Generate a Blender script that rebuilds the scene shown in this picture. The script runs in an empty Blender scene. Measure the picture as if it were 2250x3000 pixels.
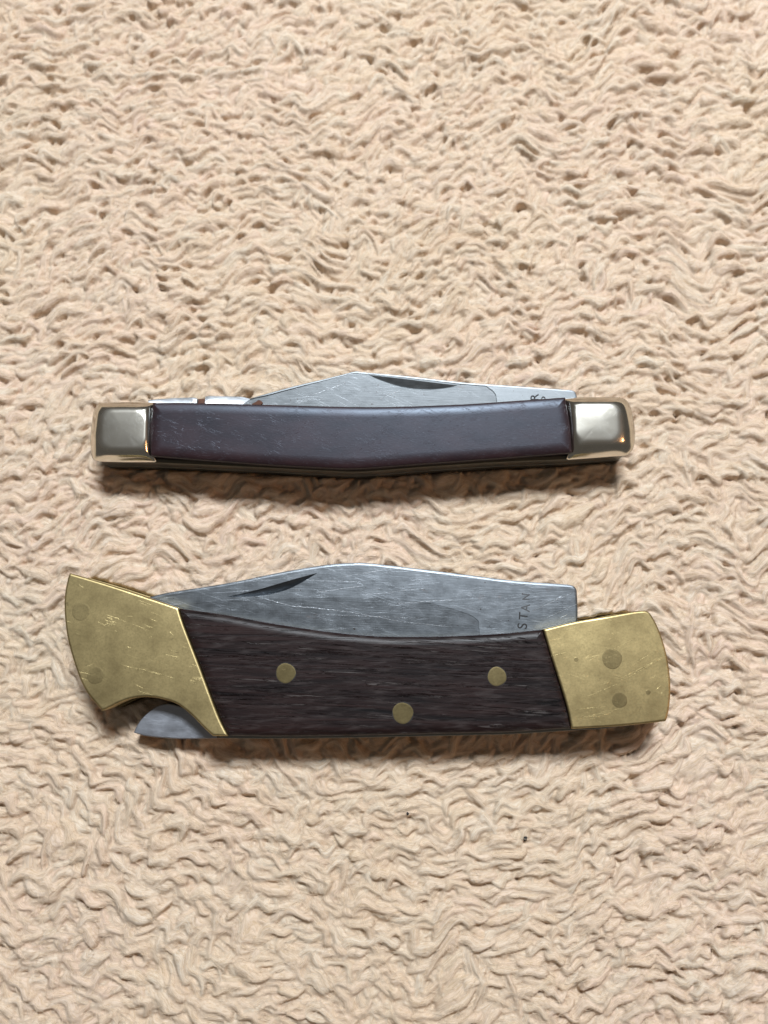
import bpy, bmesh, math, random
import numpy as np
from mathutils import Matrix, Vector

# ------------------------------------------------------------------ camera
MM = 0.001
scene = bpy.context.scene
IW, IH, LENS = 2250.0, 3000.0, 28.0
FPX = LENS / 36.0 * IH
DIST, TILT = 168.0, math.radians(10.0)         # mm from the blanket, lean from the vertical
CAM = np.array([0.0, -DIST * math.sin(TILT), DIST * math.cos(TILT)])
UP = np.array([0.0, math.cos(TILT), math.sin(TILT)])
FW = np.array([0.0, math.sin(TILT), -math.cos(TILT)])
RT = np.array([1.0, 0.0, 0.0])
cd = bpy.data.cameras.new('camera')
cam = bpy.data.objects.new('camera', cd)
scene.collection.objects.link(cam)
cd.sensor_fit = 'VERTICAL'; cd.sensor_height = 36.0; cd.sensor_width = 27.0; cd.lens = LENS
cd.clip_start = 0.005; cd.clip_end = 20.0
cam.location = Vector(CAM * MM)
cam.rotation_euler = (TILT, 0, 0)
cd.dof.use_dof = True
cd.dof.focus_distance = 0.158
cd.dof.aperture_fstop = 11.0
scene.camera = cam

# ------------------------------------------------------------------ room light
world = bpy.data.worlds.new('World'); scene.world = world; world.use_nodes = True
world.node_tree.nodes['Background'].inputs[0].default_value = (1.0, 0.93, 0.84, 1)
world.node_tree.nodes['Background'].inputs[1].default_value = 0.10

def area(name, loc, target, size, size_y, power, col):
    l = bpy.data.lights.new(name, 'AREA'); l.shape = 'RECTANGLE'; l.size = size; l.size_y = size_y
    l.energy = power; l.color = col
    o = bpy.data.objects.new(name, l); scene.collection.objects.link(o)
    o.location = loc
    o.rotation_euler = (Vector(target) - Vector(loc)).to_track_quat('-Z', 'Y').to_euler()
    return o
area('window_light', (0.08, 0.45, 0.75), (0, 0, 0), 0.26, 0.15, 12.3, (0.88, 0.945, 1.0))
area('lamp_light', (0.95, -0.22, 0.62), (0, 0, 0), 0.10, 0.10, 1.2, (1.0, 0.50, 0.22))

scene.view_settings.view_transform = 'Standard'
scene.view_settings.look = 'None'
scene.view_settings.exposure = 0.0
scene.view_settings.gamma = 1.0
scene.view_settings.use_curve_mapping = False
scene.cycles.max_bounces = 10
scene.cycles.diffuse_bounces = 4
scene.cycles.adaptive_threshold = 0.01
scene.cycles.glossy_bounces = 5

# ------------------------------------------------------------------ helpers
C = scene.collection
rng = np.random.default_rng(7)
random.seed(7)

def ray(px, py):
    d = FW + RT * ((px - IW / 2) / FPX) - UP * ((py - IH / 2) / FPX)
    return d

class Frame:
    """A knife's own axes: x along the handle, y across it, z up through its thickness (mm)."""
    def __init__(self, px, py, base_z, roll, yaw=0.0):
        d = ray(px, py); t = (base_z - CAM[2]) / d[2]
        self.o = CAM + d * t
        R = Matrix.Rotation(math.radians(yaw), 3, 'Z') @ Matrix.Rotation(math.radians(roll), 3, 'X')
        self.R = np.array(R)
        self.mat = Matrix.Translation(Vector(self.o * MM)) @ R.to_4x4()
    def at(self, px, py, h):
        n = self.R[:, 2]; p0 = self.o + n * h
        d = ray(px, py); t = np.dot(p0 - CAM, n) / np.dot(d, n)
        q = self.R.T @ (CAM + d * t - self.o)
        return (q[0], q[1])
    def world(self, x, y, z):
        return self.o + self.R @ np.array([x, y, z])

def catmull(pts, step):
    pts = [np.array(p, float) for p in pts]
    if len(pts) == 2:
        n = max(1, int(np.linalg.norm(pts[1] - pts[0]) / step))
        return [pts[0] + (pts[1] - pts[0]) * i / n for i in range(n)]
    P = [2 * pts[0] - pts[1]] + pts + [2 * pts[-1] - pts[-2]]
    out = []
    for i in range(1, len(P) - 2):
        a, b, c, d = P[i - 1], P[i], P[i + 1], P[i + 2]
        n = max(2, int(np.linalg.norm(c - b) / step))
        for k in range(n):
            t = k / n
            out.append(0.5 * (2 * b + (c - a) * t + (2 * a - 5 * b + 4 * c - d) * t * t + (3 * b - a - 3 * c + d) * t ** 3))
    return out

def outline(fr, h, segs, step=0.6):
    """Closed outline from runs of points; corners where runs meet. Returned counter-clockwise."""
    pts = []
    for s in segs:
        pts += catmull([fr.at(x, y, h) for x, y in s], step)
    pts = np.array(pts)
    a = 0.5 * np.sum(pts[:, 0] * np.roll(pts[:, 1], -1) - np.roll(pts[:, 0], -1) * pts[:, 1])
    if a < 0: pts = pts[::-1]
    return pts

def inset(P, d):
    """Offset an outline inwards; points that would cross over at a corner are drawn back between good ones."""
    if abs(d) < 1e-9: return P.copy()
    e1 = P - np.roll(P, 1, 0); e2 = np.roll(P, -1, 0) - P
    e1 /= np.linalg.norm(e1, axis=1)[:, None] + 1e-12; e2 /= np.linalg.norm(e2, axis=1)[:, None] + 1e-12
    n1 = np.stack([-e1[:, 1], e1[:, 0]], 1); n2 = np.stack([-e2[:, 1], e2[:, 0]], 1)
    den = np.maximum(1 + np.sum(n1 * n2, 1), 0.08)
    Q = P + (n1 + n2) / den[:, None] * d
    A = P; E = np.roll(P, -1, 0) - P
    W = Q[:, None, :] - A[None]
    t = np.clip(np.sum(W * E[None], 2) / (np.sum(E * E, 1)[None] + 1e-12), 0, 1)
    dist = np.linalg.norm(W - t[..., None] * E[None], axis=2).min(1)
    good = dist > abs(d) * 0.96
    if not good.all() and good.any():
        n = len(P); gi = np.where(good)[0]
        for i in np.where(~good)[0]:
            k = np.searchsorted(gi, i)
            a, b = gi[k - 1], gi[k % len(gi)]
            da = (i - a) % n; db = (b - i) % n
            Q[i] = (Q[a] * db + Q[b] * da) / (da + db)
    return Q

def link(name, me, mat, parent=None):
    o = bpy.data.objects.new(name, me); C.objects.link(o)
    if mat is not None and not me.materials: me.materials.append(mat)
    if parent is not None: o.parent = parent
    return o

def mesh_rings(name, rings, mat, parent, sharp=40, cap=True):
    """rings: list of (N,3) arrays in mm from the bottom ring to the top ring, joined and capped."""
    N = len(rings[0])
    V = np.concatenate(rings) * MM
    F = []
    for k in range(len(rings) - 1):
        for i in range(N):
            j = (i + 1) % N
            F.append((k * N + i, k * N + j, (k + 1) * N + j, (k + 1) * N + i))
    if cap:
        F.append(tuple(range(N - 1, -1, -1)))
        F.append(tuple((len(rings) - 1) * N + i for i in range(N)))
    me = bpy.data.meshes.new(name)
    me.from_pydata(V.tolist(), [], F)
    me.validate()
    me.shade_smooth()
    me.set_sharp_from_angle(angle=math.radians(sharp))
    return link(name, me, mat, parent)

def lift(P, z):
    z = np.broadcast_to(np.asarray(z, float), (len(P),))
    return np.column_stack([P, z])

def slab(name, P, z0, z1, mat, parent, bt=0.2, bb=0.1, seg=3, drop=None, sharp=40):
    """A plate with rounded rims: bt/bb are the inset widths at top and bottom, drop the height the top rim loses."""
    dt = bt if drop is None else drop
    rings = []
    rings.append(lift(inset(P, bb), z0))
    rings.append(lift(P, z0 + bb))
    for k in range(seg + 1):
        a = (k / seg) * math.pi / 2
        rings.append(lift(inset(P, bt * (1 - math.cos(a))), z1 - dt + dt * math.sin(a)))
    rings.append(lift(inset(P, bt + 0.06), z1))            # flat margin, so the top shades flat
    return mesh_rings(name, rings, mat, parent, sharp)

def cut(obj, cutter):
    m = obj.modifiers.new('cut', 'BOOLEAN'); m.operation = 'DIFFERENCE'; m.object = cutter; m.solver = 'EXACT'
    dg = bpy.context.evaluated_depsgraph_get()
    me = bpy.data.meshes.new_from_object(obj.evaluated_get(dg))
    obj.modifiers.clear()
    obj.data = me
    me.shade_smooth(); me.set_sharp_from_angle(angle=math.radians(5))
    bpy.data.objects.remove(cutter)

def cutter_from(P, ztop, zbot, parent):
    """Prism with a bottom that may slope: zbot is a height for each point."""
    return mesh_rings('cutter', [lift(P, zbot), lift(P, ztop)], None, parent)

def disc(name, x, y, r, z0, z1, mat, parent, wob=0.05, n=28, dome=0.05):
    ph = random.random() * 6
    P = np.array([[x + r * (1 + wob * math.sin(3 * a + ph) * 0.6 + wob * math.sin(5 * a + 2 * ph) * 0.4) * math.cos(a),
                   y + r * (1 + wob * math.sin(3 * a + ph) * 0.6 + wob * math.sin(4 * a + ph) * 0.4) * math.sin(a)]
                  for a in [2 * math.pi * i / n for i in range(n)]])
    return slab(name, P, z0, z1, mat, parent, bt=r * 0.12, bb=0.0, seg=2, drop=dome)

def thing(name, fr, label, cat):
    o = bpy.data.objects.new(name, None); C.objects.link(o)
    o.empty_display_size = 0.01
    o.matrix_world = fr.mat
    o['label'] = label; o['category'] = cat
    return o

# ------------------------------------------------------------------ materials
class NT:
    def __init__(self, name):
        self.m = bpy.data.materials.new(name); self.m.use_nodes = True
        self.t = self.m.node_tree; self.n = self.t.nodes; self.b = self.n['Principled BSDF']
        self.tc = self.n.new('ShaderNodeTexCoord')
    def link(self, a, b): self.t.links.new(a, b)
    def set(self, **k):
        for a, v in k.items():
            self.b.inputs[a.replace('_', ' ')].default_value = v
    def coords(self, scale=(1, 1, 1), rot=0.0, loc=(0, 0, 0)):
        # object coordinates in millimetres, turned by rot about z and scaled
        a = self.n.new('ShaderNodeMapping'); a.inputs['Scale'].default_value = (1000, 1000, 1000)
        a.inputs['Rotation'].default_value = (0, 0, rot)
        self.link(self.tc.outputs['Object'], a.inputs['Vector'])
        b = self.n.new('ShaderNodeMapping'); b.inputs['Scale'].default_value = scale; b.inputs['Location'].default_value = loc
        self.link(a.outputs[0], b.inputs['Vector'])
        return b.outputs[0]
    def noise(self, vec, scale=1.0, detail=3.0, rough=0.55, dist=0.0):
        x = self.n.new('ShaderNodeTexNoise'); self.link(vec, x.inputs['Vector'])
        x.inputs['Scale'].default_value = scale; x.inputs['Detail'].default_value = detail
        x.inputs['Roughness'].default_value = rough; x.inputs['Distortion'].default_value = dist
        return x.outputs['Fac']
    def ramp(self, fac, stops):
        r = self.n.new('ShaderNodeValToRGB'); self.link(fac, r.inputs[0])
        e = r.color_ramp.elements
        while len(e) < len(stops): e.new(0.5)
        for el, (p, c) in zip(e, stops):
            el.position = p; el.color = c if isinstance(c, tuple) else (c, c, c, 1)
        return r.outputs[0]
    def math(self, op, a, b=0.0):
        x = self.n.new('ShaderNodeMath'); x.operation = op
        for i, v in enumerate((a, b)):
            if isinstance(v, (int, float)): x.inputs[i].default_value = v
            else: self.link(v, x.inputs[i])
        return x.outputs[0]
    def mix(self, fac, a, b):
        x = self.n.new('ShaderNodeMix'); x.data_type = 'RGBA'
        for i, v in ((0, fac), (6, a), (7, b)):
            if isinstance(v, (int, float)): x.inputs[i].default_value = v
            elif isinstance(v, tuple): x.inputs[i].default_value = v if len(v) == 4 else v + (1,)
            else: self.link(v, x.inputs[i])
        return x.outputs[2]
    def mixf(self, fac, a, b):
        x = self.n.new('ShaderNodeMix'); x.data_type = 'FLOAT'
        for i, v in ((0, fac), (2, a), (3, b)):
            if isinstance(v, (int, float)): x.inputs[i].default_value = v
            else: self.link(v, x.inputs[i])
        return x.outputs[0]
    def bump(self, h, dist, strength=1.0, normal=None):
        x = self.n.new('ShaderNodeBump'); self.link(h, x.inputs['Height'])
        x.inputs['Distance'].default_value = dist * MM; x.inputs['Strength'].default_value = strength
        if normal is not None: self.link(normal, x.inputs['Normal'])
        return x.outputs[0]
    def scratches(self, rot, density, width=0.012, along=0.03, across=0.9, seed=0.0, patch=0.12, thr=0.5):
        """Thin lines: contours of a stretched noise, kept only in patches."""
        v = self.coords((along, across, 1), rot, (seed, seed * 1.7, seed))
        f = self.noise(v, 1.0, 2.0, 0.5, 0.15)
        line = self.math('LESS_THAN', self.math('ABSOLUTE', self.math('SUBTRACT', f, 0.5)), width)
        p = self.noise(self.coords((patch, patch * 2.2, 1), rot, (seed * 3.1, 5, seed)), 1.0, 2.0)
        return self.math('MULTIPLY', line, self.ramp(p, [(thr, 0.0), (thr + 0.06, density)]))
    def segment(self, p0, p1, w):
        """One scratch from p0 to p1 (mm), half width w."""
        (x0, y0), (x1, y1) = p0, p1
        L = math.hypot(x1 - x0, y1 - y0); a = math.atan2(y1 - y0, x1 - x0)
        mp = self.n.new('ShaderNodeMapping'); mp.vector_type = 'TEXTURE'
        mp.inputs['Location'].default_value = ((x0 + x1) / 2 * MM, (y0 + y1) / 2 * MM, 0)
        mp.inputs['Rotation'].default_value = (0, 0, a)
        mp.inputs['Scale'].default_value = (L / 2 * MM, w * MM, 1)
        wob = self.n.new('ShaderNodeVectorMath'); wob.operation = 'ADD'
        self.link(self.tc.outputs['Object'], mp.inputs['Vector'])
        sx = self.n.new('ShaderNodeSeparateXYZ'); self.link(mp.outputs[0], sx.inputs[0])
        y = self.math('ADD', sx.outputs[1], self.math('MULTIPLY', self.math('SUBTRACT', self.noise(self.coords((0.5, 0.5, 0.5)), 1.0, 1.0), 0.5), 5.0))
        r = self.math('ADD', self.math('POWER', self.math('ABSOLUTE', sx.outputs[0]), 4.0), self.math('POWER', y, 2.0))
        br = self.ramp(self.noise(self.coords((2.2, 2.2, 1)), 1.0, 2.0), [(0.36, 0.15), (0.52, 1.0)])
        return self.math('MULTIPLY', self.math('LESS_THAN', r, 1.0), br)

def addm(nt, items):
    o = items[0]
    for i in items[1:]: o = nt.math('MAXIMUM', o, i)
    return o

def mat_steel(name, base=(0.50, 0.51, 0.53), rough=0.30, rust=True, segs=(), rot=0.35, grind=False):
    t = NT(name); t.set(Metallic=1.0)
    mott = t.noise(t.coords((0.35, 0.6, 0.5)), 1.0, 5.0, 0.65)
    fine = t.noise(t.coords((4, 4, 4)), 1.0, 4.0, 0.7)
    col = t.mix(t.ramp(mott, [(0.3, 0.0), (0.72, 1.0)]), tuple(b * 0.80 for b in base), tuple(min(1, b * 1.06) for b in base))
    col = t.mix(t.math('MULTIPLY', fine, 0.35), col, tuple(b * 0.55 for b in base))
    if rust:
        rm = t.ramp(t.noise(t.coords((0.16, 0.34, 0.3), 0, (3, 1, 0)), 1.0, 6.0, 0.7), [(0.64, 0.0), (0.74, 0.35)])
        col = t.mix(rm, col, (0.17, 0.085, 0.05))
        pit = t.ramp(t.noise(t.coords((1.3, 1.3, 1.3), 0, (9, 2, 0)), 1.0, 2.0), [(0.72, 0.0), (0.76, 0.9)])
        col = t.mix(pit, col, (0.05, 0.03, 0.02))
    sc = [t.scratches(rot, 0.18, 0.006, 0.03, 2.2, 1.0, 0.16, 0.48), t.scratches(-0.08, 0.22, 0.007, 0.02, 2.6, 6.0, 0.2, 0.5),
          t.scratches(0.9, 0.12, 0.004, 0.07, 1.6, 11.0, 0.22, 0.56)]
    sc += [t.segment(*s) for s in segs]
    s = addm(t, sc)
    col = t.mix(t.math('MULTIPLY', s, 0.5), col, (0.80, 0.83, 0.88))
    t.link(col, t.b.inputs['Base Color'])
    t.link(t.mixf(s, t.mixf(mott, rough * 0.8, rough * 1.35), 0.42), t.b.inputs['Roughness'])
    br = t.noise(t.coords((0.12, 6, 1), 0.05), 1.0, 3.0)
    nb = t.bump(br, 0.016, 0.7)
    if grind:
        nb = t.bump(t.noise(t.coords((7, 0.35, 1)), 1.0, 3.0), 0.016, 0.7, nb)
    nb = t.bump(s, 0.02, 0.8, nb)
    nb = t.bump(fine, 0.012, 0.6, nb)
    t.link(nb, t.b.inputs['Normal'])
    return t.m

def mat_brass(name, segs=(), dark=1.0):
    t = NT(name); t.set(Metallic=1.0)
    m1 = t.noise(t.coords((0.16, 0.16, 0.2)), 1.0, 6.0, 0.65)
    m2 = t.noise(t.coords((2.2, 2.2, 2.2)), 1.0, 4.0, 0.7)
    a = tuple(c * dark for c in (0.26, 0.20, 0.095)); b = tuple(c * dark for c in (0.60, 0.475, 0.235))
    col = t.mix(t.ramp(m1, [(0.28, 0.0), (0.70, 1.0)]), a, b)
    col = t.mix(t.ramp(m2, [(0.45, 0.0), (0.75, 0.55)]), col, tuple(c * dark for c in (0.25, 0.20, 0.10)))
    sp = t.ramp(t.noise(t.coords((0.55, 0.55, 0.55), 0, (4, 8, 0)), 1.0, 3.0), [(0.68, 0.0), (0.76, 0.6)])
    col = t.mix(sp, col, (0.20, 0.155, 0.08))
    sc = [t.scratches(0.35, 0.25, 0.004, 0.05, 1.4, 2.0, 0.13, 0.58), t.scratches(-0.3, 0.22, 0.004, 0.10, 2.0, 8.0, 0.16, 0.58)]
    sc += [t.segment(*s) for s in segs]
    s = addm(t, sc)
    col = t.mix(t.math('MULTIPLY', s, 0.55), col, (0.88, 0.72, 0.36))
    t.link(col, t.b.inputs['Base Color'])
    t.link(t.mixf(s, t.mixf(m1, 0.50, 0.40), 0.5), t.b.inputs['Roughness'])
    nb = t.bump(m2, 0.016, 0.7); nb = t.bump(s, 0.03, 0.8, nb)
    t.link(nb, t.b.inputs['Normal'])
    return t.m

def mat_wood():
    t = NT('dark_rosewood')
    g = t.noise(t.coords((0.035, 0.55, 0.5), 0.03), 1.0, 5.0, 0.62, 0.9)
    pores = t.noise(t.coords((0.06, 1.8, 1.0), 0.05, (2, 3, 0)), 1.0, 4.0, 0.6, 1.6)
    pm = t.ramp(pores, [(0.575, 0.0), (0.63, 1.0)])
    col = t.mix(t.ramp(g, [(0.32, 0.0), (0.7, 1.0)]), (0.004, 0.003, 0.0035), (0.022, 0.010, 0.009))
    wear = t.noise(t.coords((0.2, 1.2, 0.5), -0.06, (7, 7, 0)), 1.0, 4.0)
    col = t.mix(t.math('MULTIPLY', t.ramp(wear, [(0.5, 0.0), (0.72, 1.0)]), 0.5), col, (0.06, 0.048, 0.046))
    lines = t.math('MULTIPLY', pm, t.ramp(t.noise(t.coords((0.12, 0.3, 0.3), 0, (1, 5, 2)), 1.0, 2.0), [(0.42, 0.0), (0.58, 1.0)]))
    col = t.mix(t.math('MULTIPLY', lines, 0.45), col, (0.12, 0.105, 0.10))  # pale grain streaks, mostly gloss put into the colour
    t.link(col, t.b.inputs['Base Color'])
    t.link(t.mixf(g, 0.34, 0.48), t.b.inputs['Roughness'])
    t.set(Specular_IOR_Level=0.24)
    nb = t.bump(pm, 0.14, 1.0)
    nb = t.bump(g, 0.10, 0.6, nb)
    nb = t.bump(t.noise(t.coords((0.8, 6, 2)), 1.0, 3.0), 0.02, 0.7, nb)
    t.link(nb, t.b.inputs['Normal'])
    return t.m

def mat_delrin():
    t = NT('dark_brown_handle_plastic')
    m = t.noise(t.coords((0.12, 0.3, 0.3)), 1.0, 5.0, 0.6)
    fine = t.noise(t.coords((1.6, 5, 3), 0.0), 1.0, 4.0, 0.7)
    col = t.mix(t.ramp(m, [(0.3, 0.0), (0.7, 1.0)]), (0.014, 0.006, 0.007), (0.027, 0.009, 0.009))
    s = addm(t, [t.scratches(0.45, 0.4, 0.006, 0.2, 2.3, 3.0, 0.2, 0.52), t.scratches(-0.5, 0.5, 0.006, 0.25, 2.2, 13.0, 0.2, 0.54),
                 t.scratches(0.05, 0.4, 0.006, 0.12, 2.6, 17.0, 0.2, 0.54)])
    pit = t.ramp(t.noise(t.coords((1.0, 1.0, 1.0), 0, (2, 2, 0)), 1.0, 1.0), [(0.76, 0.0), (0.78, 1.0)])
    col = t.mix(t.math('MULTIPLY', s, 0.3), col, (0.14, 0.13, 0.15))
    fl = t.ramp(t.noise(t.coords((1.1, 4.5, 3), 0.12, (5, 5, 0)), 1.0, 4.0, 0.7), [(0.58, 0.0), (0.72, 0.6)])
    col = t.mix(fl, col, (0.062, 0.060, 0.072))
    col = t.mix(pit, col, (0.02, 0.006, 0.005))
    t.link(col, t.b.inputs['Base Color'])
    t.link(t.mixf(m, 0.34, 0.46), t.b.inputs['Roughness'])
    t.set(Specular_IOR_Level=0.64); t.b.inputs['Specular Tint'].default_value = (0.70, 0.83, 1.0, 1)  # blue tint puts the cool window sheen into the plastic itself
    nb = t.bump(fine, 0.014, 0.8); nb = t.bump(s, 0.02, 0.7, nb)
    t.link(nb, t.b.inputs['Normal'])
    return t.m

def mat_nickel():
    t = NT('nickel_silver'); t.set(Metallic=1.0)
    m = t.noise(t.coords((0.4, 0.4, 0.4)), 1.0, 5.0, 0.6)
    col = t.mix(m, (0.58, 0.54, 0.46), (0.74, 0.71, 0.64))
    # the flat top of the bolster is scuffed by pocket wear, its flanks stay polished
    geo = t.n.new('ShaderNodeTexCoord'); sep = t.n.new('ShaderNodeSeparateXYZ'); t.link(geo.outputs['Object'], sep.inputs[0])
    top = t.ramp(t.math('MULTIPLY', sep.outputs[2], 1000.0 / 20.0), [(13.45 / 20, 0.0), (13.9 / 20, 1.0)])
    s = addm(t, [t.scratches(0.5, 0.4, 0.006, 0.2, 2.4, 3.0, 0.35, 0.52), t.scratches(-0.7, 0.4, 0.006, 0.2, 2.4, 9.0, 0.35, 0.50),
                 t.scratches(1.2, 0.4, 0.006, 0.25, 2.0, 19.0, 0.4, 0.53)])
    s = t.math('MULTIPLY', s, top)
    t.link(t.mix(t.math('MULTIPLY', s, 0.7), col, (0.9, 0.9, 0.88)), t.b.inputs['Base Color'])
    t.link(t.mixf(top, 0.13, 0.29), t.b.inputs['Roughness'])
    nb = t.bump(s, 0.006, 0.6); nb = t.bump(m, 0.004, 0.4, nb)
    t.link(nb, t.b.inputs['Normal'])
    return t.m

def mat_plain(name, col, rough=0.5, metal=0.0, mott=0.3):
    t = NT(name); t.set(Metallic=metal)
    m = t.noise(t.coords((0.5, 1.5, 1.5)), 1.0, 5.0, 0.65)
    t.link(t.mix(m, tuple(c * (1 - mott) for c in col), tuple(min(1, c * (1 + mott)) for c in col)), t.b.inputs['Base Color'])
    t.link(t.mixf(m, rough * 0.85, min(1, rough * 1.2)), t.b.inputs['Roughness'])
    t.link(t.bump(t.noise(t.coords((3, 3, 3)), 1.0, 3.0), 0.02, 0.5), t.b.inputs['Normal'])
    return t.m

def mat_fleece():
    t = NT('tan_fleece')
    at = t.n.new('ShaderNodeAttribute'); at.attribute_name = 'tint'
    sep = t.n.new('ShaderNodeSeparateColor'); t.link(at.outputs['Color'], sep.inputs[0])
    st = t.n.new('ShaderNodeAttribute'); st.attribute_name = 'strand'
    col = t.mix(sep.outputs[0], (0.715, 0.585, 0.445), (0.75, 0.575, 0.485))
    col = t.mix(t.math('MULTIPLY', sep.outputs[1], 0.8), col, (0.74, 0.665, 0.56))
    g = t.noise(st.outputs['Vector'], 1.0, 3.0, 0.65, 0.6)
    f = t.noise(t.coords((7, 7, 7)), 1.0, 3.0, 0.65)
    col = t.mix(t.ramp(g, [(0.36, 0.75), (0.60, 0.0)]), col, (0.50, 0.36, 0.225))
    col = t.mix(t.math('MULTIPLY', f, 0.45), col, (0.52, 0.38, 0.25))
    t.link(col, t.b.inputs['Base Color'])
    t.set(Roughness=0.9, Specular_IOR_Level=0.1, Sheen_Weight=0.1, Sheen_Roughness=0.5, Subsurface_Weight=0.0, Subsurface_Scale=0.0007)
    t.b.inputs['Subsurface Radius'].default_value = (1.0, 0.72, 0.45)
    t.b.inputs['Sheen Tint'].default_value = (1, 0.9, 0.78, 1)
    nb = t.bump(g, 0.16, 0.8)
    nb = t.bump(f, 0.08, 0.6, nb)
    t.link(nb, t.b.inputs['Normal'])
    return t.m

def mat_fibre():
    t = NT('tan_fleece_fibre')
    h = t.n.new('ShaderNodeHairInfo')
    t.link(t.mix(h.outputs['Random'], (0.70, 0.55, 0.39), (0.82, 0.68, 0.52)), t.b.inputs['Base Color'])
    t.set(Roughness=0.75, Specular_IOR_Level=0.15)
    return t.m

# ------------------------------------------------------------------ the two knives: where they lie
K1 = Frame(1065, 1290, -2.0, 4.0)
K2 = Frame(1080, 1950, -3.6, 0.0)

# ------------------------------------------------------------------ blanket with its curly pile
def value_noise(x, y, cell, seed):
    r = np.random.default_rng(seed); G = r.random((256, 256))
    u = x / cell + 100.0; v = y / cell + 100.0
    i = np.floor(u).astype(int); j = np.floor(v).astype(int)
    fu = u - i; fv = v - j
    fu = fu * fu * (3 - 2 * fu); fv = fv * fv * (3 - 2 * fv)
    i %= 255; j %= 255
    a = G[i, j] * (1 - fu) + G[i + 1, j] * fu
    b = G[i, j + 1] * (1 - fu) + G[i + 1, j + 1] * fu
    return a * (1 - fv) + b * fv

def fbm(x, y, cell, seed, octs=3):
    s = 0; a = 1; t = 0
    for k in range(octs):
        s = s + a * value_noise(x, y, cell / 2 ** k, seed + k); t += a; a *= 0.5
    return s / t

def inside(px, py, poly):
    res = np.zeros(px.shape, bool)
    n = len(poly)
    for i in range(n):
        x0, y0 = poly[i]; x1, y1 = poly[(i + 1) % n]
        if y0 == y1: continue
        c = ((y0 > py) != (y1 > py)) & (px < (x1 - x0) * (py - y0) / (y1 - y0) + x0)
        res ^= c
    return res

def blur(a, n):
    for _ in range(n):
        a = (np.pad(a, ((1, 1), (0, 0)), 'edge')[:-2] + 2 * a + np.pad(a, ((1, 1), (0, 0)), 'edge')[2:]) / 4
        a = (np.pad(a, ((0, 0), (1, 1)), 'edge')[:, :-2] + 2 * a + np.pad(a, ((0, 0), (1, 1)), 'edge')[:, 2:]) / 4
    return a

FX0, FX1, FY0, FY1, FS = -112.0, 112.0, -128.0, 142.0, 0.21
def hash2(i, j, seed, _c={}):
    if seed not in _c: _c[seed] = np.random.default_rng(seed).random((256, 256)).astype(np.float32)
    return _c[seed][i & 255, j & 255]

def lock_layer(X, Y, ang, sp, seed, mask, Lc=4.7):
    """Comma-shaped locks of wool lying in wavy rows; returns height, place along and across the lock, its number and the rows' field."""
    c, s_ = math.cos(ang), math.sin(ang)
    xr = X * c + Y * s_; yr = -X * s_ + Y * c
    q = yr + 14.0 * (fbm(xr, yr * 0.4, 26, seed, 2) - 0.5) + 4.4 * (value_noise(xr, yr * 0.45, 7.5, seed + 5) - 0.5) + 1.8 * (value_noise(xr, yr * 0.5, 3.4, seed + 8) - 0.5)
    along = xr + 12 * (fbm(xr * 0.4, yr, 20, seed + 9, 2) - 0.5) + 3.0 * (value_noise(xr * 0.5, yr, 5, seed + 11) - 0.5)
    q = q.astype(np.float32); along = along.astype(np.float32); mask = mask.astype(np.float32)
    p = q / np.float32(sp); i0 = np.floor(p).astype(np.int32)
    best = np.full(X.shape, -9.0, np.float32); bu = np.zeros_like(best); bv = np.zeros_like(best); bi = np.zeros(X.shape, np.int32)
    for k in (-2, -1, 0, 1, 2):
        i = i0 + k
        e = (along + hash2(i, i * 7 + 3, seed + 20) * 40) / Lc
        j0 = np.floor(e).astype(np.int32)
        for l in (-1, 0, 1):
            j = j0 + l
            h1, h2, h3, h4, h5, h6 = (hash2(i, j, seed + 30 + n) for n in range(6))
            tau = (e - j - 0.5 + 0.5 * (h6 - 0.5)) / (0.55 + 0.35 * h1)
            w = 0.52 + 0.36 * h2
            d = p - i - 0.5 + 0.5 * (h3 - 0.5) - (h4 - 0.5) * 1.9 * (tau * tau - 0.3) + 0.45 * np.sin(tau * 4 + h5 * 6.28) * h6 - 0.5 * (h5 - 0.5) * tau
            tp = np.sqrt(np.clip(1 - np.abs(tau) ** 3.5, 0, 1))
            t = d / (w * np.maximum(tp, 0.01))
            fib = 0.05 * np.sin(t * 7 + h2 * 40 + np.sin(tau * 5 + h3 * 30) * 1.5) + 0.03 * np.sin(t * 15 + h1 * 40 + np.sin(tau * 8 + h3 * 30) * 2)
            A = 1.5 * h5 + 1.5 * (h1 - 0.5) * tau + 0.45 * tp + fib
            h = np.where((np.abs(t) < 1) & (np.abs(tau) < 1), A + mask + 1.25 * sp * w * tp * np.sqrt(np.maximum(0, 1 - t * t)), -9)
            m = h > best
            best[m] = h[m]; bu[m] = tau[m]; bv[m] = d[m] * sp; bi[m] = (i * 131 + j)[m]
    return best, bu, bv, bi, q

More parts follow.
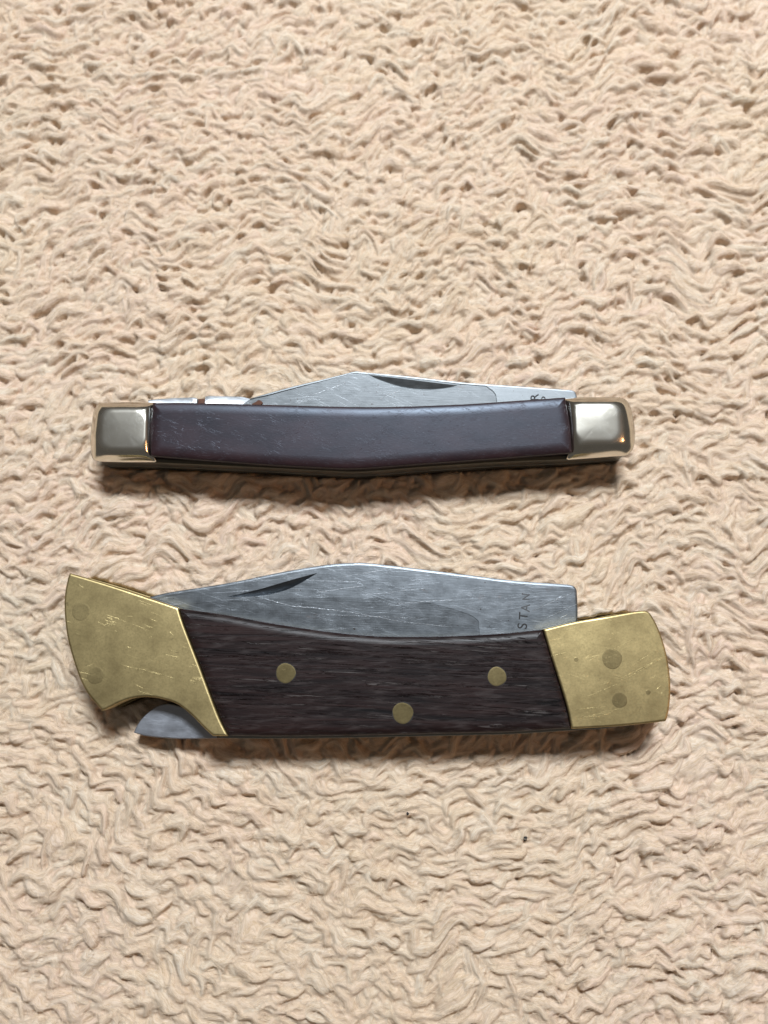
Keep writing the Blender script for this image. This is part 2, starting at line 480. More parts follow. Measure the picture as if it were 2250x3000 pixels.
def build_pile(footprints):
    nx = int((FX1 - FX0) / FS) + 1; ny = int((FY1 - FY0) / FS) + 1
    X, Y = np.meshgrid(FX0 + np.arange(nx) * FS, FY0 + np.arange(ny) * FS)
    hgt = np.full(X.shape, 0.05); su = np.zeros(X.shape, np.float32); sv = np.zeros_like(su); ident = np.zeros(X.shape, np.int32); head = np.zeros_like(su)
    for n, (ang, sp, off) in enumerate(((0.08, 1.6, 0.0), (0.9, 1.6, -0.75), (-0.75, 1.7, -1.0))):
        mask = 1.5 * (fbm(X, Y, 8, 300 + 10 * n, 2) - 0.5) + off
        sl = (slice(None), slice(None))
        if n == 2:                                   # the pile lies another way at the lower left
            mask = mask + 1.4 * np.clip((-Y - 5) / 45, 0, 1) * np.clip((-X + 10) / 45, 0, 1)
            sl = (slice(0, int((15 - FY0) / FS)), slice(0, int((25 - FX0) / FS)))
        b_, u_, v_, i_, q_ = lock_layer(X[sl], Y[sl], ang, sp, 1000 + 100 * n, mask[sl])
        gy_, gx_ = np.gradient(q_, FS)
        m = b_ > hgt[sl]
        for dst, src in ((hgt, b_), (su, u_), (sv, v_), (ident, np.abs(i_ + 7919 * n) % 20011 + 1), (head, np.arctan2(-gx_, gy_))):
            w_ = dst[sl]; w_[m] = src[m]
    su = su.ravel() * 2.5; sv = sv.ravel()
    LOCKS = 20020
    hgt = blur(hgt, 1) * 1.04
    gx = FX0 + np.arange(nx) * FS; gy = FY0 + np.arange(ny) * FS
    X, Y = np.meshgrid(gx, gy)
    hgt += 0.10 * (value_noise(X, Y, 0.45, 5) - 0.5)
    hgt += 1.6 * (fbm(X, Y, 34, 90, 2) - 0.5)
    hgt += 0.02 * (rng.random(hgt.shape) - 0.5)
    hgt -= np.median(hgt)
    # the knives press the pile down
    for poly, zb in footprints:
        pa = np.array(poly); lo = pa.min(0); hi = pa.max(0)
        i0 = np.searchsorted(gx, lo[0]); i1 = np.searchsorted(gx, hi[0]); j0 = np.searchsorted(gy, lo[1]); j1 = np.searchsorted(gy, hi[1])
        m = np.zeros_like(X); m[j0:j1, i0:i1] = inside(X[j0:j1, i0:i1], Y[j0:j1, i0:i1], poly[::3])
        m = blur(m, 6)
        zplane = zb(X, Y)
        hgt = hgt * (1 - m) + np.minimum(hgt, zplane - 0.25) * m
    fx = X + rng.normal(0, 0.03, X.shape); fy = Y + rng.normal(0, 0.03, Y.shape)
    co = np.stack([fx, fy, hgt], -1).reshape(-1, 3) * MM
    # quads
    i = np.arange(nx * ny).reshape(ny, nx)
    q = np.stack([i[:-1, :-1], i[:-1, 1:], i[1:, 1:], i[1:, :-1]], -1).reshape(-1, 4)
    me = bpy.data.meshes.new('fleece_pile')
    me.vertices.add(len(co)); me.vertices.foreach_set('co', co.astype(np.float32).ravel())
    me.loops.add(q.size); me.loops.foreach_set('vertex_index', q.astype(np.int32).ravel())
    me.polygons.add(len(q)); me.polygons.foreach_set('loop_start', np.arange(0, q.size, 4, dtype=np.int32))
    me.update(calc_edges=True)
    me.shade_smooth()
    tr = np.clip(rng.normal(0.5, 0.28, LOCKS + 1), 0, 1); tg = np.clip(rng.normal(0.30, 0.35, LOCKS + 1), 0, 1)
    big = np.clip((fbm(X, Y, 30, 120, 2) - 0.5) * 2.2 + 0.5, 0, 1)
    rgba = np.ones((ny, nx, 4), np.float32)
    rgba[..., 0] = 0.5 * tr[ident] + 0.5 * big
    rgba[..., 1] = tg[ident]
    ca = me.color_attributes.new('tint', 'FLOAT_COLOR', 'POINT')
    ca.data.foreach_set('color', rgba.ravel())
    # fibre coordinates along and across each strand, for the grain of the wool
    st = me.attributes.new('strand', 'FLOAT_VECTOR', 'POINT')
    idf = ident.ravel().astype(np.float32)
    st.data.foreach_set('vector', np.stack([su * 0.9, sv * 5.5, (idf * 7.31) % 97.0], 1).astype(np.float32).ravel())
    return me, hgt, ident, head, (nx, ny)

def world_poly(fr, P, z):
    return [tuple(fr.world(x, y, z)[:2]) for x, y in P]

# ------------------------------------------------------------------ materials in use
M_FLEECE = mat_fleece(); M_FIBRE = mat_fibre()
M_WOOD = mat_wood(); M_DELRIN = mat_delrin(); M_NICKEL = mat_nickel()
M_SPRING = mat_plain('tarnished_spring_steel', (0.22, 0.225, 0.21), 0.38, 1.0)
M_LINER = mat_plain('tarnished_brass_liner', (0.20, 0.16, 0.08), 0.5, 1.0)
M_DARKLINER = mat_plain('dark_liner', (0.16, 0.15, 0.12), 0.5, 1.0)
M_BLACK = mat_plain('matte_black', (0.012, 0.010, 0.010), 0.7)  # plain black for letters, pin gaps, seam and crumbs
M_FAINT = mat_plain('worn_stamping', (0.052, 0.053, 0.056), 0.55, 0.0)
M_PLUGFAINT = mat_brass('dull_brass_pin', dark=0.80)
M_PIN = mat_brass('worn_brass_pin', dark=0.42)
M_PLUG = mat_brass('tarnished_brass_pin', dark=0.62)
M_RUST = mat_plain('rust', (0.10, 0.042, 0.025), 0.85, 0.0, 0.6)
M_LOCK = mat_steel('lock_bar_steel', (0.46, 0.48, 0.53), 0.40, False)

# ------------------------------------------------------------------ small knife (nickel bolsters, brown handle)
H1 = 14.0
all1 = outline(K1, 11.2, [
    [(290, 1180), (450, 1184), (772, 1188), (1080, 1196), (1335, 1188), (1657, 1169), (1817, 1165)],
    [(1817, 1165), (1841, 1180), (1854, 1221), (1860, 1273), (1856, 1309), (1838, 1332)],
    [(1838, 1332), (1680, 1345), (1480, 1353), (1232, 1369), (1060, 1382), (949, 1379), (772, 1370), (564, 1360), (437, 1355), (283, 1351)],
    [(283, 1351), (269, 1341), (265, 1293), (268, 1252), (275, 1210), (290, 1180)]])
k1 = thing('pocket_knife', K1, 'slim pocket knife with shiny nickel bolsters and plain brown handle, blades folded', 'knife')

# lower half, mostly sunk in the pile
slab('handle_scale', inset(all1, 0.3), -1.5, 2.2, M_DELRIN, k1, bt=0.2, bb=0.8)
slab('liner', all1, 2.25, 2.7, M_DARKLINER, k1, bt=0.08, bb=0.05)
slab('liner', inset(all1, 0.25), 4.75, 5.15, M_DARKLINER, k1, bt=0.08, bb=0.05)
slab('liner', all1, 10.6, 11.15, M_DARKLINER, k1, bt=0.08, bb=0.05)
def strip1(h):
    return outline(K1, h, [
        [(300, 1300), (437, 1302), (772, 1318), (1060, 1330), (1232, 1317), (1680, 1293), (1830, 1285)],
        [(1830, 1285), (1846, 1310), (1838, 1331)],
        [(1838, 1331), (1680, 1344), (1480, 1352), (1232, 1368), (1060, 1381), (949, 1378), (772, 1369), (564, 1359), (437, 1354), (284, 1350)],
        [(284, 1350), (274, 1330), (300, 1300)]])
slab('backspring', inset(strip1(11.2), 0.12), 5.2, 10.55, M_SPRING, k1, bt=0.15, bb=0.15)
slab('backspring', inset(strip1(11.2), 0.02), 2.75, 4.7, M_SPRING, k1, bt=0.15, bb=0.15)

# handle scale on top, between the bolsters
sc1 = outline(K1, 13.0, [
    [(449, 1181), (564, 1181), (772, 1186), (1080, 1193), (1335, 1186), (1506, 1175), (1655, 1165)],
    [(1655, 1165), (1669, 1245), (1675, 1327)],
    [(1675, 1327), (1480, 1342), (1232, 1360), (1050, 1373), (949, 1371), (772, 1361), (564, 1346), (443, 1336)],
    [(443, 1336), (441, 1255), (449, 1181)]])
slab('handle_scale', sc1, 11.2, 13.75, M_DELRIN, k1, bt=2.2, bb=0.02, seg=12, drop=0.66, sharp=70)

def ring_by_angle(P, c, angs):
    """Where rays from c cross the outline P."""
    out = []
    Q = np.roll(P, -1, 0)
    for a in angs:
        d = np.array([math.cos(a), math.sin(a)]); best = None
        e = Q - P; w = P - c
        den = d[0] * e[:, 1] - d[1] * e[:, 0]
        den = np.where(abs(den) < 1e-12, 1e-12, den)
        t = (w[:, 0] * e[:, 1] - w[:, 1] * e[:, 0]) / den
        s = (w[:, 0] * d[1] - w[:, 1] * d[0]) / den
        ok = (s >= -1e-6) & (s <= 1 + 1e-6) & (t > 0)
        out.append(c + d * t[ok].max())
    return np.array(out)

def rounded_rect(x0, x1, y0, y1, r, n=8):
    P = []
    for cx, cy, a0 in ((x1 - r, y1 - r, 0), (x0 + r, y1 - r, 90), (x0 + r, y0 + r, 180), (x1 - r, y0 + r, 270)):
        for k in range(n + 1):
            a = math.radians(a0 + 90 * k / n); P.append((cx + r * math.cos(a), cy + r * math.sin(a)))
    return np.array(P)

def cushion(name, base, top, z0, zw, z1, mat, parent, inner):
    """A bolster: upright wall, a flank swelling up to a softly domed cushion; inner = +1 or -1, the side meeting the handle."""
    c = top.mean(0)
    angs = np.array([2 * math.pi * i / 144 for i in range(144)])
    B = ring_by_angle(base, c, angs); T = ring_by_angle(top, c, angs)
    ex = (B[:, 0] - base[:, 0].min()) / (base[:, 0].max() - base[:, 0].min())
    if inner < 0: ex = 1 - ex
    zb = zw + 0.0 * ex
    rings = [lift(B, z0), lift(B, zb)]
    prof = [(0.10, 0.16), (0.25, 0.37), (0.42, 0.58), (0.58, 0.74), (0.74, 0.86), (0.88, 0.935), (1.0, 0.975), (1.12, 0.993), (1.25, 1.0)]
    for t, f in prof:
        rings.append(lift(B + (T - B) * t, zb + (z1 - zb) * f))
    last = rings[-1][:, :2]
    for q, dz in ((0.7, 0.05), (0.4, 0.08), (0.15, 0.09)):
        rings.append(lift(c + (last - c) * q, z1 + dz))
    return mesh_rings(name, rings, mat, parent, sharp=60)

bl = outline(K1, 11.4, [
    [(290, 1180), (370, 1178), (462, 1180)], [(462, 1180), (456, 1255), (458, 1354)],
    [(458, 1354), (360, 1354), (292, 1352)], [(292, 1352), (272, 1343), (265, 1293), (268, 1252), (275, 1205), (290, 1180)]], 0.3)
tl = np.array([K1.at(x, y, 14) for x, y in ((300, 1314), (424, 1314), (424, 1203), (300, 1203))])
tl = rounded_rect(tl[:, 0].min(), tl[:, 0].max(), tl[:, 1].min(), tl[:, 1].max(), 2.2)
cushion('bolster', bl, tl, 11.2, 11.5, 14.1, M_NICKEL, k1, 1)
brr = outline(K1, 11.4, [
    [(1646, 1168), (1709, 1164), (1812, 1164)], [(1812, 1164), (1834, 1172), (1848, 1196), (1857, 1240), (1860, 1275), (1857, 1306), (1850, 1322), (1836, 1334)],
    [(1836, 1334), (1760, 1340), (1660, 1347)], [(1660, 1347), (1658, 1255), (1646, 1168)]], 0.3)
tr = np.array([K1.at(x, y, 14) for x, y in ((1688, 1292), (1812, 1292), (1812, 1186), (1688, 1186))])
tr = rounded_rect(tr[:, 0].min(), tr[:, 0].max(), tr[:, 1].min(), tr[:, 1].max(), 2.2)
cushion('bolster', brr, tr, 11.2, 11.5, 14.1, M_NICKEL, k1, -1)
# dark seam under the gaps
slab('seam', inset(all1, 0.7), 11.16, 11.45, M_BLACK, k1, bt=0.02, bb=0.02, seg=1)

# main blade, its spine standing out of the handle
def seg1(a, b, w): return (K1.at(a[0], a[1], 10.0), K1.at(b[0], b[1], 10.0), w)
M_BLADE1 = mat_steel('worn_satin_steel', (0.215, 0.23, 0.242), 0.42, True, [seg1((905, 1160), (1010, 1122), 0.05), seg1((1110, 1168), (1180, 1140), 0.04)], 0.45)
b1 = outline(K1, 10.0, [
    [(736, 1166), (787, 1151), (873, 1128), (974, 1104), (1028, 1090)],
    [(1028, 1090), (1045, 1087), (1076, 1091), (1170, 1099), (1351, 1119), (1444, 1126), (1574, 1135), (1655, 1141)],
    [(1655, 1141), (1676, 1143), (1686, 1149), (1691, 1163)],
    [(1691, 1163), (1690, 1225)], [(1690, 1225), (1500, 1255), (1100, 1265), (800, 1255)], [(800, 1255), (700, 1225)], [(700, 1225), (700, 1190)], [(700, 1190), (736, 1166)]], 0.5)
blade = slab('blade', b1, 7.9, 10.0, M_BLADE1, k1, bt=0.34, bb=0.1, seg=2, drop=0.16)
# ground face: a shallow dished cut from the tang shoulder to the point
gP = outline(K1, 10.0, [
    [(640, 1250), (700, 1182), (800, 1153), (900, 1127), (1000, 1102), (1045, 1093), (1170, 1104), (1351, 1124), (1436, 1131)],
    [(1436, 1139), (1449, 1150), (1456, 1176), (1462, 1290)], [(1462, 1290), (640, 1290)], [(640, 1290), (640, 1250)]], 0.8)
ymax = gP[:, 1].max()
cut(blade, cutter_from(gP, 12.0, 9.93 - 0.035 * (ymax - gP[:, 1]), k1))
nk = outline(K1, 10.0, [[(1080, 1098), (1200, 1111), (1348, 1127)], [(1348, 1127), (1310, 1136), (1250, 1141), (1180, 1134), (1115, 1114), (1080, 1098)]], 0.35)
chord = np.array([K1.at(1080, 1098, 10), K1.at(1348, 1127, 10)])
dv = chord[1] - chord[0]; dn = np.array([dv[1], -dv[0]]) / np.linalg.norm(dv)
dd = np.abs((nk - chord[0]) @ dn); dd /= dd.max()
cut(blade, cutter_from(nk, 12.0, 9.90 - 0.65 * dd, k1))
blade['label'] = 'main blade with long nail nick and stamped tang'

def letter(ch, fr, px, py, hgt_mm, ang, z, mat, parent, sx=1.0, depth=0.02):  # flat dark letter; the shade of a stamped groove is put in its colour
    cu = bpy.data.curves.new('flat_dark_letter', 'FONT'); cu.body = ch; cu.size = hgt_mm / 0.73 * MM
    cu.align_x = 'CENTER'; cu.align_y = 'CENTER'; cu.extrude = depth * MM / 2; cu.offset = 0.025 * MM
    tmp = bpy.data.objects.new('tmp', cu); C.objects.link(tmp)
    bpy.context.view_layer.update()
    me = bpy.data.meshes.new_from_object(tmp.evaluated_get(bpy.context.evaluated_depsgraph_get()))
    bpy.data.objects.remove(tmp); me.name = 'flat_dark_letter'
    n = len(me.vertices); co = np.zeros(n * 3); me.vertices.foreach_get('co', co); co = co.reshape(-1, 3)
    co[:, :2] -= (co[:, :2].max(0) + co[:, :2].min(0)) / 2
    ca, sa = math.cos(ang), math.sin(ang)
    x = co[:, 0] * sx * ca - co[:, 1] * sa; y = co[:, 0] * sx * sa + co[:, 1] * ca
    px_, py_ = fr.at(px, py, z)
    co = np.stack([x + px_ * MM, y + py_ * MM, co[:, 2] + z * MM], 1)
    me.vertices.foreach_set('co', co.ravel()); me.update()
    me.materials.clear()
    return link('flat_dark_letter', me, mat, parent)
letter('R', K1, 1566, 1163, 1.75, math.radians(90), 10.005, M_BLACK, blade, 1.05)
letter('O', K1, 1592, 1172, 0.95, math.radians(90), 10.005, M_BLACK, blade, 1.5)

# two smaller blades lying in the well, their spines just showing
M_PEN = mat_steel('bright_steel', (0.62, 0.64, 0.67), 0.36, False)
def tilted(name, P, z0, z1, slope, mat, parent, sx=0.0):
    y0 = P[:, 1].mean(); x0 = P[:, 0].mean()
    Q = inset(P, 0.1)
    f = lambda A: z1 - slope * (A[:, 1] - y0) + 0.05 * np.sin(A[:, 0] * 1.7) - sx * (A[:, 0] - x0)
    return mesh_rings(name, [lift(P, z0), lift(P, f(P) - 0.08), lift(Q, f(Q))], mat, parent)
p2 = outline(K1, 8.6, [[(600, 1163), (607, 1159), (660, 1158), (705, 1158), (736, 1165)], [(736, 1165), (770, 1200)], [(770, 1200), (600, 1205)], [(600, 1205), (600, 1163)]], 0.4)
pb = tilted('blade', p2, 6.0, 8.0, 0.20, M_PEN, k1, 0.12); pb['label'] = 'short bright second blade in the well'
p3 = outline(K1, 8.6, [[(434, 1172), (480, 1166), (560, 1160), (574, 1164)], [(574, 1164), (574, 1205)], [(574, 1205), (434, 1205)], [(434, 1205), (434, 1172)]], 0.4)
pc = tilted('blade', p3, 5.2, 8.2, 0.20, M_PEN, k1, 0.12); pc['label'] = 'small pen blade beside the left bolster'
pr = outline(K1, 8.6, [[(575, 1163), (600, 1162)], [(600, 1162), (600, 1205)], [(600, 1205), (575, 1205)], [(575, 1205), (575, 1163)]], 0.4)
tilted('rusty_tang', pr, 5.6, 7.2, 0.10, M_RUST, k1)
ru = outline(K1, 10.0, [[(738, 1183), (748, 1178), (757, 1172), (764, 1174), (770, 1180), (760, 1187), (746, 1190), (738, 1183)]], 0.25)
slab('rust_patch', ru, 9.4, 9.985, M_RUST, blade, bt=0.3, bb=0.0, seg=1, drop=0.02)

# ------------------------------------------------------------------ big lockback knife (brass bolsters, dark wood)
k2 = thing('lockback_knife', K2, 'large folding lockback knife with brass bolsters and dark wood handle, blade folded', 'knife')
Z2 = 14.0
brass_l = [
    [(203, 1678), (314, 1711), (430, 1749), (522, 1780)],
    [(522, 1780), (538, 1830), (584, 1950), (638, 2093), (669, 2157)],
    [(669, 2157), (623, 2157)],
    [(623, 2157), (607, 2143), (588, 2124), (557, 2093), (519, 2064), (480, 2050), (438, 2043), (391, 2046), (353, 2058), (314, 2077), (298, 2083)],
    [(298, 2083), (252, 2027), (225, 1969), (198, 1877), (188, 1803), (188, 1746), (196, 1700), (203, 1678)]]
brass_r = [
    [(1591, 1843), (1682, 1821), (1777, 1805), (1857, 1791), (1890, 1788)],
    [(1890, 1788), (1902, 1793), (1910, 1802)],
    [(1910, 1802), (1929, 1838), (1948, 1892), (1960, 1948), (1966, 2008), (1963, 2067), (1955, 2106), (1950, 2114)],
    [(1950, 2114), (1870, 2123), (1777, 2131), (1675, 2136)],
    [(1675, 2136), (1658, 2060), (1614, 1920), (1591, 1843)]]
wood = [
    [(523, 1781), (654, 1799), (800, 1825), (970, 1850), (1116, 1862), (1240, 1863), (1340, 1861), (1459, 1855), (1590, 1843)],
    [(1590, 1843), (1614, 1920), (1657, 2060), (1674, 2136)],
    [(1674, 2136), (1499, 2147), (1340, 2151), (1008, 2158), (800, 2160), (669, 2158)],
    [(669, 2158), (638, 2093), (584, 1950), (538, 1830), (523, 1781)]]
whole = [brass_l[0], wood[0], brass_r[0], brass_r[1], brass_r[2], brass_r[3], wood[2], brass_l[2], brass_l[3], brass_l[4]]
W14 = outline(K2, Z2, whole, 0.7)
L2 = outline(K2, Z2, brass_l, 0.5); R2 = outline(K2, Z2, brass_r, 0.5); WD2 = outline(K2, Z2, wood, 0.5)
def s2(a, b, w): return (K2.at(a[0], a[1], Z2), K2.at(b[0], b[1], Z2), w)
M_BRASS_L = mat_brass('worn_brass', [
    s2((355, 1948), (470, 1974), 0.07), (K2.at(440, 1971, Z2), K2.at(482, 1977, Z2), 0.11), s2((470, 1974), (512, 1988), 0.04),
    s2((485, 1918), (524, 1925), 0.06), s2((500, 1906), (528, 1909), 0.05), s2((497, 1850), (510, 1862), 0.07), s2((232, 1712), (246, 1724), 0.06),
    s2((372, 1894), (384, 1899), 0.06), s2((372, 1805), (390, 1806), 0.05), s2((336, 1848), (344, 1852), 0.05), s2((286, 1820), (298, 1829), 0.04)])
M_BRASS_R = mat_brass('worn_brass_cap', [
    s2((1612, 1923), (1662, 1910), 0.05), s2((1742, 2032), (1812, 2002), 0.04), s2((1720, 2040), (1745, 2031), 0.05), s2((1812, 1990), (1955, 1920), 0.045),
    s2((1830, 1990), (1948, 1924), 0.04), s2((1845, 1955), (1905, 1915), 0.035), s2((1682, 2079), (1780, 2069), 0.05), s2((1705, 2099), (1760, 2099), 0.045),
    s2((1770, 1915), (1860, 1870), 0.035), s2((1920, 2022), (1936, 2008), 0.05)])
# lower half
slab('bolster', L2, 0.0, 4.0, M_BRASS_L, k2, bt=0.1, bb=0.5)
slab('bolster', R2, 0.0, 4.0, M_BRASS_R, k2, bt=0.1, bb=0.5)
slab('handle_scale', WD2, 0.1, 4.0, M_WOOD, k2, bt=0.1, bb=1.2)
slab('liner', inset(W14, 0.15), 4.02, 4.9, M_LINER, k2, bt=0.08, bb=0.08)
slab('liner', inset(W14, 0.10), 9.1, 9.98, M_LINER, k2, bt=0.08, bb=0.08)
# upper half
slab('bolster', inset(L2, 0.03), 10.0, 14.02, M_BRASS_L, k2, bt=0.42, bb=0.03, seg=4, drop=0.34)
slab('bolster', inset(R2, 0.03), 10.0, 14.02, M_BRASS_R, k2, bt=0.42, bb=0.03, seg=4, drop=0.34)

def wood_scale(P, z0, z1):
    """Rounded along its two long edges, square where it meets the bolsters."""
    a = np.array(K2.at(523, 1781, Z2)); b = np.array(K2.at(669, 2158, Z2)); c = np.array(K2.at(1590, 1843, Z2)); d = np.array(K2.at(1674, 2136, Z2))
    rings = [lift(P, z0)]
    def dist_end(Q):
        def dl(p, q):
            e = (q - p) / np.linalg.norm(q - p); return np.abs((Q - p) @ np.array([-e[1], e[0]]))
        return np.minimum(dl(a, b), dl(c, d))
    w = np.clip(dist_end(P) / 0.9, 0, 1)          # 0 on the end seams
    n = 7; bt = 1.7; dt = 1.05
    for k in range(n + 1):
        t = (k / n) * math.pi / 2
        dr = dt * (1 - math.sin(t)) * (0.45 + 0.55 * w)
        rings.append(lift(inset(P, bt * (1 - math.cos(t)) * 1.0 + 0.0) * 1.0, z1 - dr))
    rings.append(lift(inset(P, bt + 0.08), z1))
    return mesh_rings('handle_scale', rings, M_WOOD, k2, sharp=50)
wood_top = wood_scale(inset(WD2, 0.06), 10.0, 13.98)

# pins
for (px, py, r) in ((837, 1972, 1.86), (1180, 2089, 1.95), (1456, 1982, 1.78)):
    x, y = K2.at(px, py, Z2)
    ring = disc('pin_gap', x + 0.02, y + 0.03, r * 1.05, 13.0, 13.984, M_BLACK, wood_top, 0.05, dome=0.004)
    disc('pin', x, y, r, 12.0, 13.995, M_PIN, wood_top, 0.045, dome=0.01)
for (px, py, r) in ((237, 1792, 1.72), (280, 1979, 1.6), (1793, 1930, 1.93), (1815, 2051, 1.45), (1899, 2028, 0.45), (1688, 1932, 0.42)):
    x, y = K2.at(px, py, Z2)
    o = disc('pin', x, y, r, 12.0, 14.032, M_PLUGFAINT if px < 600 else M_PLUG, k2, 0.03, dome=0.008)
    o['label'] = 'tarnished pin flush in the brass bolster'

# springs and lock bar between the liners
sp2 = outline(K2, 9.1, [
    [(640, 2100), (900, 2115), (1340, 2108), (1674, 2090), (1930, 2060)], [(1930, 2060), (1944, 2110)],
    [(1944, 2110), (1777, 2134), (1675, 2140), (1499, 2151), (1340, 2155), (1008, 2162), (800, 2164), (640, 2163)], [(640, 2163), (640, 2100)]], 0.7)
slab('backspring', sp2, 4.95, 9.05, M_SPRING, k2, bt=0.15, bb=0.15)
lb = outline(K2, 9.1, [
    [(391, 2147), (398, 2130), (418, 2102), (455, 2072), (492, 2062), (530, 2070)], [(530, 2070), (580, 2084), (636, 2096)],
    [(636, 2098), (636, 2163)], [(636, 2163), (560, 2165), (507, 2164), (430, 2157), (391, 2147)]], 0.4)
lo = slab('lock_bar', lb, 5.0, 9.0, M_LOCK, k2, bt=0.18, bb=0.15, seg=2)
lo['label'] = 'grey steel lock bar showing in the brass notch'

# blade
def sb(a, b, w): return (K2.at(a[0], a[1], 8.5), K2.at(b[0], b[1], 8.5), w)
M_BLADE2 = mat_steel('scratched_steel', (0.23, 0.25, 0.272), 0.33, True, [
    sb((758, 1750), (860, 1777), 0.05), sb((850, 1775), (1010, 1790), 0.07), sb((1000, 1788), (1180, 1822), 0.045), sb((1170, 1820), (1330, 1838), 0.035),
    sb((900, 1700), (1060, 1705), 0.04), sb((930, 1735), (1070, 1715), 0.05), sb((1160, 1768), (1330, 1757), 0.05), sb((1050, 1745), (1260, 1722), 0.035),
    sb((1000, 1690), (1150, 1665), 0.04), sb((930, 1800), (1240, 1811), 0.03), sb((1640, 1812), (1662, 1800), 0.06), sb((1630, 1755), (1646, 1745), 0.07),
    sb((1560, 1790), (1680, 1735), 0.03), sb((1600, 1810), (1690, 1770), 0.03)], 0.30, grind=True)
b2 = outline(K2, 8.5, [
    [(425, 1753), (492, 1736), (661, 1709), (835, 1674), (951, 1655), (1028, 1649), (1105, 1652), (1340, 1680), (1499, 1700), (1662, 1712)],
    [(1662, 1712), (1680, 1716), (1689, 1726), (1691, 1740)], [(1691, 1740), (1693, 1790), (1690, 1860)],
    [(1690, 1860), (1600, 1930), (1200, 1945), (900, 1925)], [(900, 1925), (700, 1870), (500, 1805), (440, 1780)], [(440, 1780), (425, 1753)]], 0.6)
blade2 = slab('blade', b2, 5.5, 8.5, M_BLADE2, k2, bt=0.50, bb=0.15, seg=3, drop=0.22)
g2 = outline(K2, 8.5, [
    [(380, 1800), (520, 1772), (700, 1760), (900, 1752), (1100, 1752), (1250, 1766), (1330, 1785), (1375, 1800)],
    [(1375, 1800), (1398, 1815), (1404, 1840), (1408, 1990)], [(1408, 1990), (380, 1990)], [(380, 1990), (380, 1800)]], 0.8)
ym = g2[:, 1].max()
cut(blade2, cutter_from(g2, 12.0, 8.485 - 0.03 * (ym - g2[:, 1]), k2))
n2 = outline(K2, 8.5, [[(663, 1749), (760, 1726), (850, 1700), (931, 1678)], [(931, 1678), (878, 1710), (828, 1732), (758, 1746), (663, 1749)]], 0.35)
ch = np.array([K2.at(663, 1749, 8.5), K2.at(931, 1678, 8.5)])
dv = ch[1] - ch[0]; dn = np.array([dv[1], -dv[0]]) / np.linalg.norm(dv)
dd = (n2 - ch[0]) @ dn; dd = (dd - dd.min()) / (dd.max() - dd.min())
if dd[np.argmin(n2[:, 1])] < 0.5: dd = 1 - dd
cut(blade2, cutter_from(n2, 12.0, 8.40 - 1.2 * (1 - dd), k2))
blade2['label'] = 'scratched steel blade with dark nail nick and worn stamping'
tl_ = math.radians(90 - 5)
for ch_, px, py, hh, sx_ in (('S', 1530, 1834, 2.0, 1.0), ('T', 1533, 1805, 1.8, 1.0), ('A', 1539, 1781, 1.9, 0.9), ('N', 1541, 1749, 1.5, 0.9)):
    letter(ch_, K2, px, py, hh, tl_, 8.505, M_BLACK if ch_ in 'ST' else M_FAINT, blade2, sx_)

# ------------------------------------------------------------------ blanket under everything
def base_plane(fr, drop):
    n = fr.R[:, 2]; o = fr.o
    return lambda X, Y: o[2] - (n[0] * (X - o[0]) + n[1] * (Y - o[1])) / n[2] + drop
bpy.context.view_layer.update()
pile_me, hgt, ident, head, (nx, ny) = build_pile([
    (world_poly(K1, all1, 0.0), base_plane(K1, 0.0)),
    (world_poly(K2, W14, 0.0), base_plane(K2, 0.0))])
back = bpy.data.meshes.new('blanket')
S = 0.45
back.from_pydata([(-S, -S, -0.005), (S, -S, -0.005), (S, S, -0.005), (-S, S, -0.005)], [], [(0, 1, 2, 3)])
blanket = link('blanket', back, M_FLEECE); blanket['kind'] = 'structure'
pile = link('fleece_pile', pile_me, M_FLEECE); pile['kind'] = 'stuff'
pile['label'] = 'tan curly fleece pile of the blanket under both knives'; pile['category'] = 'fleece'

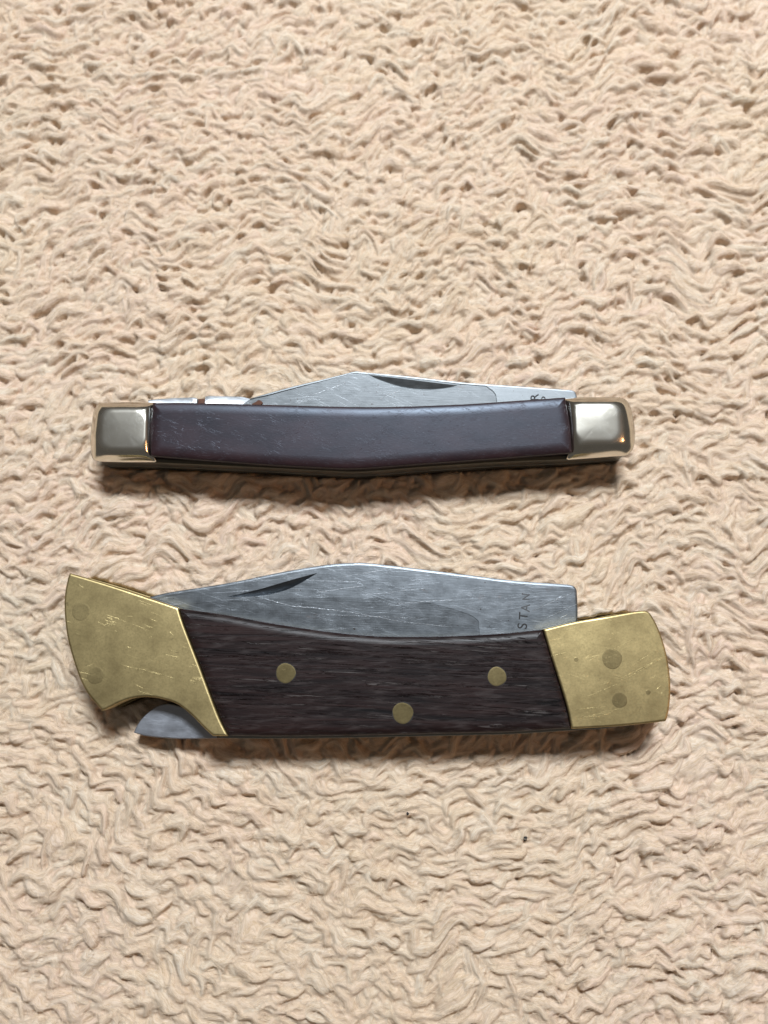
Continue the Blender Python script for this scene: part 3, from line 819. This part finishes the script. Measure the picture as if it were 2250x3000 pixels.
# loose fibres standing off the curls
def fibres(n_f, npt=5):
    fx = rng.uniform(-100, 100, n_f); fy = rng.uniform(-120, 135, n_f)
    ix = np.clip(((fx - FX0) / FS).astype(int), 0, nx - 1); iy = np.clip(((fy - FY0) / FS).astype(int), 0, ny - 1)
    fz = hgt[iy, ix]
    keep = fz > -0.6
    fx, fy, fz, ix, iy = fx[keep], fy[keep], fz[keep], ix[keep], iy[keep]
    n = len(fx)
    th = head[iy, ix] + rng.normal(0, 0.45, n) + (rng.random(n) < 0.5) * math.pi
    L = np.exp(rng.normal(math.log(1.7), 0.4, n)); k = rng.normal(0, 0.6, n)
    el = np.abs(rng.normal(0.25, 0.3, n))
    P = np.zeros((n, npt, 3)); x, y, z = fx.copy(), fy.copy(), fz - 0.05
    for j in range(npt):
        P[:, j] = np.stack([x, y, z], 1)
        a = th + k * L * j / npt; e = el * (1 - 1.6 * j / npt)
        s = L / npt
        x = x + np.cos(a) * np.cos(e) * s; y = y + np.sin(a) * np.cos(e) * s; z = z + np.sin(e) * s
        jx = np.clip(((x - FX0) / FS).astype(int), 0, nx - 1); jy = np.clip(((y - FY0) / FS).astype(int), 0, ny - 1)
        z = np.maximum(z, hgt[jy, jx] + 0.02); z = np.minimum(z, hgt[jy, jx] + 0.8)
    cv = bpy.data.hair_curves.new('fuzz')
    cv.add_curves([npt] * n)
    cv.attributes['position'].data.foreach_set('vector', (P * MM).astype(np.float32).ravel())
    ra = cv.attributes.get('radius') or cv.attributes.new('radius', 'FLOAT', 'POINT')
    r = np.tile(np.linspace(1.0, 0.5, npt), n) * 0.03 * MM
    ra.data.foreach_set('value', r.astype(np.float32))
    cv.materials.append(M_FIBRE)
    o = bpy.data.objects.new('fuzz', cv); C.objects.link(o)
    return o
fz = fibres(80000)
fz['kind'] = 'stuff'; fz.parent = pile

# black crumbs lying on the blanket
def crumb(px, py, r, label):
    d = ray(px, py); t = -CAM[2] / d[2]; p = CAM + d * t
    ix = int((p[0] - FX0) / FS); iy = int((p[1] - FY0) / FS)
    z = hgt[iy - 2:iy + 3, ix - 2:ix + 3].max()
    bm = bmesh.new(); bmesh.ops.create_icosphere(bm, subdivisions=2, radius=r * MM)
    for v in bm.verts:
        v.co = Vector((v.co.x * random.uniform(0.8, 1.3), v.co.y * random.uniform(0.9, 1.6), v.co.z * 0.7)) 
    me = bpy.data.meshes.new('crumb'); bm.to_mesh(me); bm.free(); me.shade_smooth()
    o = link('crumb', me, M_BLACK); o.location = (p[0] * MM, p[1] * MM, (z + r * 0.4) * MM)
    o['label'] = label; o['category'] = 'crumb'; o['group'] = 'black crumbs on the blanket'
crumb(1539, 2457, 0.36, 'larger black crumb on the fleece, lower right of the big knife')
crumb(1194, 2383, 0.24, 'tiny black crumb on the fleece below the middle of the big knife')
